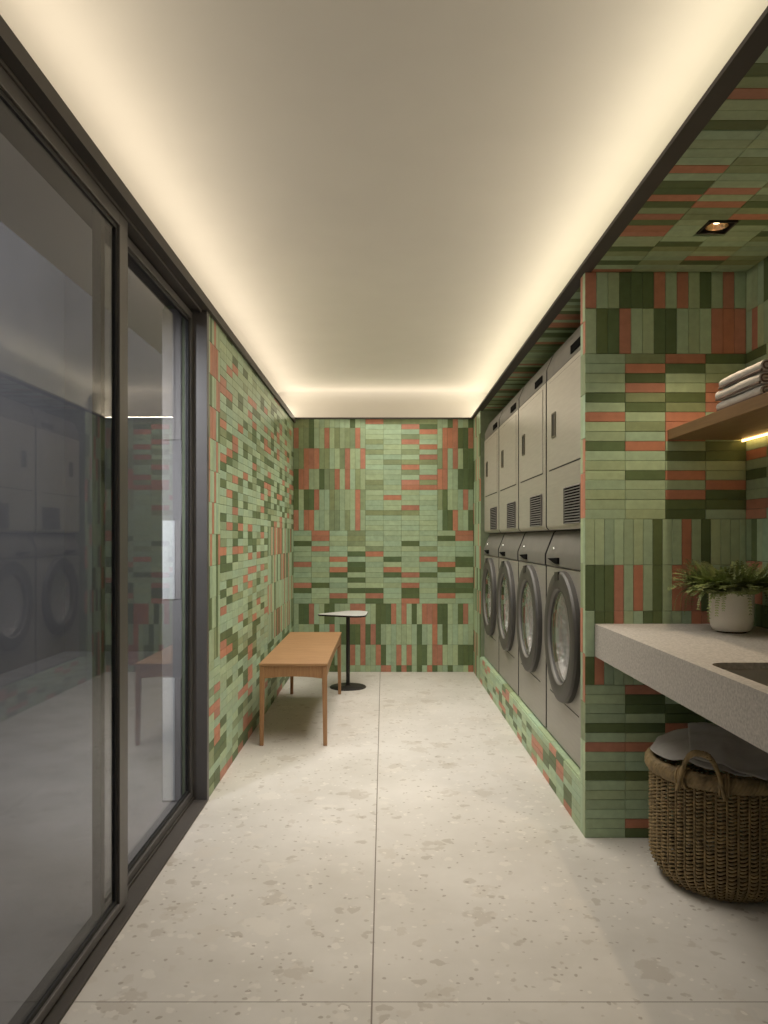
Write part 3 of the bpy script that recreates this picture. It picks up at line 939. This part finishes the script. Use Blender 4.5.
# ------------------------------------------------------------------ side table
root = thing('side_table', 'small grey-topped pedestal table beyond the oak bench', 'side table', (-0.286, 6.03, 0))
m_ = MB(); m_.lathe([(0.0, 0.0), (0.146, 0.0), (0.146, 0.006), (0.141, 0.010), (0.025, 0.012), (0.018, 0.018), (0, 0.018)], 'z', (0, 0, 0), 48)
m_.build('base', M['black_metal'], root, smooth=40)
m_ = MB(); m_.lathe([(0.0, 0.012), (0.0155, 0.012), (0.0155, 0.572), (0.04, 0.572), (0.04, 0.576), (0, 0.576)], 'z', (0, 0, 0), 24)
m_.build('post', M['black_metal'], root, smooth=40)
def teardrop(scale=1.0):
    """rounded triangle: corners towards -X, +X near the room, +X near the wall"""
    C_ = [(-0.200, -0.01, 0.042), (0.066, -0.080, 0.085), (0.045, 0.165, 0.115)]
    out = []
    for i, (x, y, r_) in enumerate(C_):
        px_, py_, _ = C_[i - 1]; qx, qy, _ = C_[(i + 1) % 3]
        a0 = math.atan2(y - py_, x - px_) - PI / 2
        a1 = math.atan2(qy - y, qx - x) - PI / 2
        while a1 < a0: a1 += 2 * PI
        for k in range(13):
            a = a0 + (a1 - a0) * k / 12
            out.append(((x + r_ * math.cos(a)) * scale, (y + r_ * math.sin(a)) * scale))
    return out
td = teardrop(); n = len(td)
m_ = MB()
ring_ = [(0.965, 0.576), (0.99, 0.580), (1.0, 0.586), (0.995, 0.5895), (0.985, 0.590)]
V_ = [(x * s, y * s, z) for s, z in ring_ for x, y in td]
F_ = [(j * n + i, j * n + (i + 1) % n, (j + 1) * n + (i + 1) % n, (j + 1) * n + i) for j in range(len(ring_) - 1) for i in range(n)]
F_ += [tuple(range(n - 1, -1, -1)), tuple((len(ring_) - 1) * n + i for i in range(n))]
m_.add(V_, F_)
m_.m = [0] * (len(m_.m) - 1) + [1]
m_.build('tabletop', [M['black_metal'], M['tabletop']], root, smooth=40)

# ------------------------------------------------------------------ potted fern
PX, PY = 1.27, 2.737
root = thing('potted_fern', 'bushy green fern in a white pot on the counter', 'plant', (PX, PY, CZ1))
m_ = MB(); m_.lathe([(0.0, 0.0005), (0.050, 0.0005), (0.050, 0.007), (0, 0.007)], 'z', (0, 0, 0), 32)
m_.build('foot', M['foot'], root, smooth=40)
m_ = MB()
m_.lathe([(0.0, 0.006), (0.056, 0.006), (0.064, 0.010), (0.071, 0.022), (0.0745, 0.045), (0.076, 0.10), (0.0765, 0.150), (0.0755, 0.154), (0.0715, 0.154), (0.0705, 0.150), (0.070, 0.12), (0.0, 0.118)], 'z', (0, 0, 0), 48)
m_.build('pot', M['ceramic'], root, smooth=50)
m_ = MB(); m_.lathe([(0.0, 0.120), (0.0695, 0.122), (0.0695, 0.132), (0.04, 0.140), (0.0, 0.143)], 'z', (0, 0, 0), 32)
m_.build('soil', M['soil'], root, smooth=60)
r = random.Random(3)
m_ = MB()
def leaflet(mb, p, d, up, L, w):
    d = d.normalized(); s_ = d.cross(up)
    if s_.length < 1e-4: s_ = d.cross(Vector((1, 0, 0)))
    s_.normalize()
    q = [p, p + d * L * 0.45 + s_ * w, p + d * L, p + d * L * 0.45 - s_ * w]
    mb.add(q, [(0, 1, 2, 3)])
for k in range(330):
    az = r.uniform(0, 2 * PI)
    tr = k % 9 == 0                       # trailing stems
    el = R(r.uniform(36, 88))
    L = r.uniform(0.06, 0.150) if not tr else r.uniform(0.13, 0.19)
    bend = r.uniform(0.5, 1.6) if not tr else r.uniform(2.2, 3.0)
    r0 = r.uniform(0.0, 0.055)
    a0 = az + r.uniform(-0.4, 0.4)
    p = Vector((r0 * math.cos(a0), r0 * math.sin(a0), 0.140))
    if tr: p = Vector((0.060 * math.cos(az), 0.060 * math.sin(az), 0.140)); el = R(r.uniform(30, 55))
    steps = 16
    path = [p.copy()]
    e = el
    for s_ in range(steps):
        d = Vector((math.cos(az) * math.cos(e), math.sin(az) * math.cos(e), math.sin(e)))
        p = p + d * (L / steps)
        rad_ = math.hypot(p.x, p.y)
        if p.z < 0.165 and rad_ < 0.088:
            q = 0.088 / max(rad_, 1e-4)
            if p.z < 0.16: p.x *= q; p.y *= q
        e = max(e - bend / steps, R(-85))
        az += r.uniform(-0.05, 0.05)
        if PX + p.x > XA - 0.012: p.x = XA - 0.012 - PX
        p.z = max(p.z, 0.012)
        path.append(p.copy())
    m_.tube(path, [0.0011 * (1 - 0.6 * i / steps) for i in range(steps + 1)], 4)
    for i in range(2, steps + 1):
        t_ = (path[i] - path[i - 1]).normalized()
        side = t_.cross(Vector((0, 0, 1)))
        if side.length < 1e-3: continue
        side.normalize()
        up = side.cross(t_)
        ll = (0.026 if not tr else 0.013) * (1 - 0.65 * abs(i / steps - 0.35)) * r.uniform(0.8, 1.15)
        for sg in (-1, 1):
            dd = side * sg + t_ * 0.75 + up * r.uniform(-0.2, 0.35)
            tip = path[i] + dd.normalized() * ll
            if PX + tip.x > XA - 0.006: continue
            leaflet(m_, path[i], dd, up, ll, ll * (0.20 if not tr else 0.27))
m_.build('foliage', M['leaf'], root, smooth=0)

# ------------------------------------------------------------------ wicker basket
BX, BY, BR, BH = 1.195, 2.648, 0.236, 0.388
root = thing('wicker_basket', 'round brown wicker laundry basket standing under the counter', 'basket', (BX, BY, 0))
def brad(z):
    """radius of the basket wall at height z"""
    if z < 0.09: return BR - 0.055 + 0.055 * math.sin(min(1, z / 0.09) * PI / 2)
    return BR
NS = 44
m_ = MB()
rows_n = 30
for j in range(rows_n):
    z = 0.010 + j * (BH - 0.022) / (rows_n - 1)
    pts = []
    for k in range(NS * 8):
        a = 2 * PI * k / (NS * 8)
        off = 0.0062 * math.cos(a * NS)
        rr = brad(z) + off - 0.001
        pts.append((rr * math.cos(a), rr * math.sin(a), z + 0.0028 * math.sin(a * NS) + 0.0012 * math.sin(a * 7 + j)))
    m_.tube(pts, 0.0044, 6, closed=True)
m_.build('weave', M['wicker'], root, smooth=60)
m_ = MB()
for k in range(NS):
    a = 2 * PI * (k + 0.5) / NS * 1.0
    pts = [((brad(z)) * math.cos(a), (brad(z)) * math.sin(a), z) for z in [0.004 + 0.40 * i / 14 for i in range(15)]]
    m_.tube(pts, 0.0038, 5)
m_.build('stakes', M['wicker'], root, smooth=60)
m_ = MB(); m_.lathe([(0.0, 0.003), (BR - 0.05, 0.003), (BR - 0.045, 0.012), (0.0, 0.014)], 'z', (0, 0, 0), 48)
m_.build('base', M['wicker'], root, smooth=40)
m_ = MB()
for s_ in range(5):                                   # rolled, twisted rim
    pts = []; K = 220
    for k in range(K):
        a = 2 * PI * k / K
        ph = a * 26 + s_ * 2 * PI / 5
        rr = BR + 0.002 + 0.012 * math.cos(ph)
        pts.append((rr * math.cos(a), rr * math.sin(a), 0.400 + 0.019 * math.sin(ph)))
    m_.tube(pts, 0.0105, 6, closed=True)
m_.build('rim', M['wicker'], root, smooth=60)
def handle(az):
    mm = MB()
    for s_ in range(3):
        pts = []; K = 60
        for k in range(K + 1):
            t_ = k / K
            w = -1 + 2 * t_
            a = az + w * 0.27
            z = 0.365 + 0.135 * (1 - abs(w) ** 3.0)
            rr = BR + 0.037 + 0.005 * math.cos(t_ * 30 + s_ * 2.1)
            pts.append((rr * math.cos(a), rr * math.sin(a), z + 0.006 * math.sin(t_ * 30 + s_ * 2.1)))
        mm.tube(pts, 0.0056, 6)
    for sg in (-1, 1):                                # bindings round the rim
        a = az + sg * 0.265
        c = Vector(((BR + 0.005) * math.cos(a), (BR + 0.005) * math.sin(a), 0.402))
        u_ = Vector((math.cos(a), math.sin(a), 0)); tg = Vector((-math.sin(a), math.cos(a), 0))
        for q in range(4):
            pts = [c + tg * (q - 1.5) * 0.009 + u_ * 0.0265 * math.cos(2 * PI * k / 20) + Vector((0, 0, 0.0335 * math.sin(2 * PI * k / 20))) for k in range(20)]
            mm.tube(pts, 0.0045, 5, closed=True)
    mm.build('handle', M['wicker'], root, smooth=60)
handle(R(232)); handle(R(52))

# linen in the basket
def cloth(name, label, fn, nu, nv, group):
    V = []
    for i in range(nu + 1):
        for j in range(nv + 1):
            V.append(fn(i / nu, j / nv))
    F = [(i * (nv + 1) + j, (i + 1) * (nv + 1) + j, (i + 1) * (nv + 1) + j + 1, i * (nv + 1) + j + 1) for i in range(nu) for j in range(nv)]
    mm = MB(); mm.add(V, F)
    o_ = mm.build(name, M['linen'], smooth=180)
    sdm = o_.modifiers.new('cloth', 'SOLIDIFY'); sdm.thickness = 0.006; sdm.offset = 0
    ssm = o_.modifiers.new('soft', 'SUBSURF'); ssm.levels = 1; ssm.render_levels = 1
    tag(o_, label, 'linen', group)
    return o_
def mound(x, y):
    rr = min(1.0, math.hypot(x - BX, y - BY) / 0.235)
    a = math.atan2(y - BY, x - BX)
    z = 0.508 - 0.066 * rr ** 2.4
    z += (0.014 * math.sin(3 * a + 1.0 + 2.5 * rr) + 0.008 * math.sin(7 * a + 5 * rr)) * rr * (1 - 0.6 * rr)
    return z
def top_z(x, y):
    rr = math.hypot(x - BX, y - BY) / 0.247
    z = max(mound(x, y), 0.4355) + 0.008 * noise.noise(Vector((x * 18, y * 18, 0.3))) * max(0, 1 - rr ** 3)
    a = math.degrees(math.atan2(y - BY, x - BX)) % 360
    if rr > 0.6:                                           # lifted where it lies over the handle bindings
        z += 0.014 * max(math.exp(-((a - b_) / 6.5) ** 2) for b_ in (36.8, 67.2, 216.8, 247.2)) * min(1, (rr - 0.6) / 0.2)
    z += 0.014 * math.exp(-((x * 0.8 + y * 0.6 - (BX * 0.8 + BY * 0.6) + 0.02) / 0.02) ** 2)      # a raised crease
    return max(z, 0.4352)
def heap(u, v):
    a = 2 * PI * v
    r_ = 0.247 - 0.010 * (0.5 + 0.5 * math.sin(5 * a + 1))
    x = BX + r_ * u * math.cos(a); y = BY + r_ * u * math.sin(a)
    return (x, y, top_z(x, y))
cloth('crumpled_linen', 'crumpled grey linen heaped in the wicker basket', heap, 16, 64, 'linen in the basket')
CA, CB, CC, CD = Vector((1.020, 2.498)), Vector((1.205, 2.352)), Vector((1.425, 2.60)), Vector((1.13, 2.79))
def sheet(u, v):
    # a folded sheet lying over the heap, its free corner reaching past the rim
    p = CA.lerp(CB, u).lerp(CD.lerp(CC, u), v)
    z = top_z(p.x, p.y) + 0.013 + 0.004 * (1 + math.sin(8 * u - 5 * v)) * v
    d = (p - Vector((BX, BY))).length
    if d > 0.262: z -= 0.40 * (d - 0.262)
    return (p.x, p.y, z)
cloth('folded_linen', 'grey linen cloth with one corner reaching over the basket rim', sheet, 24, 24, 'linen in the basket')
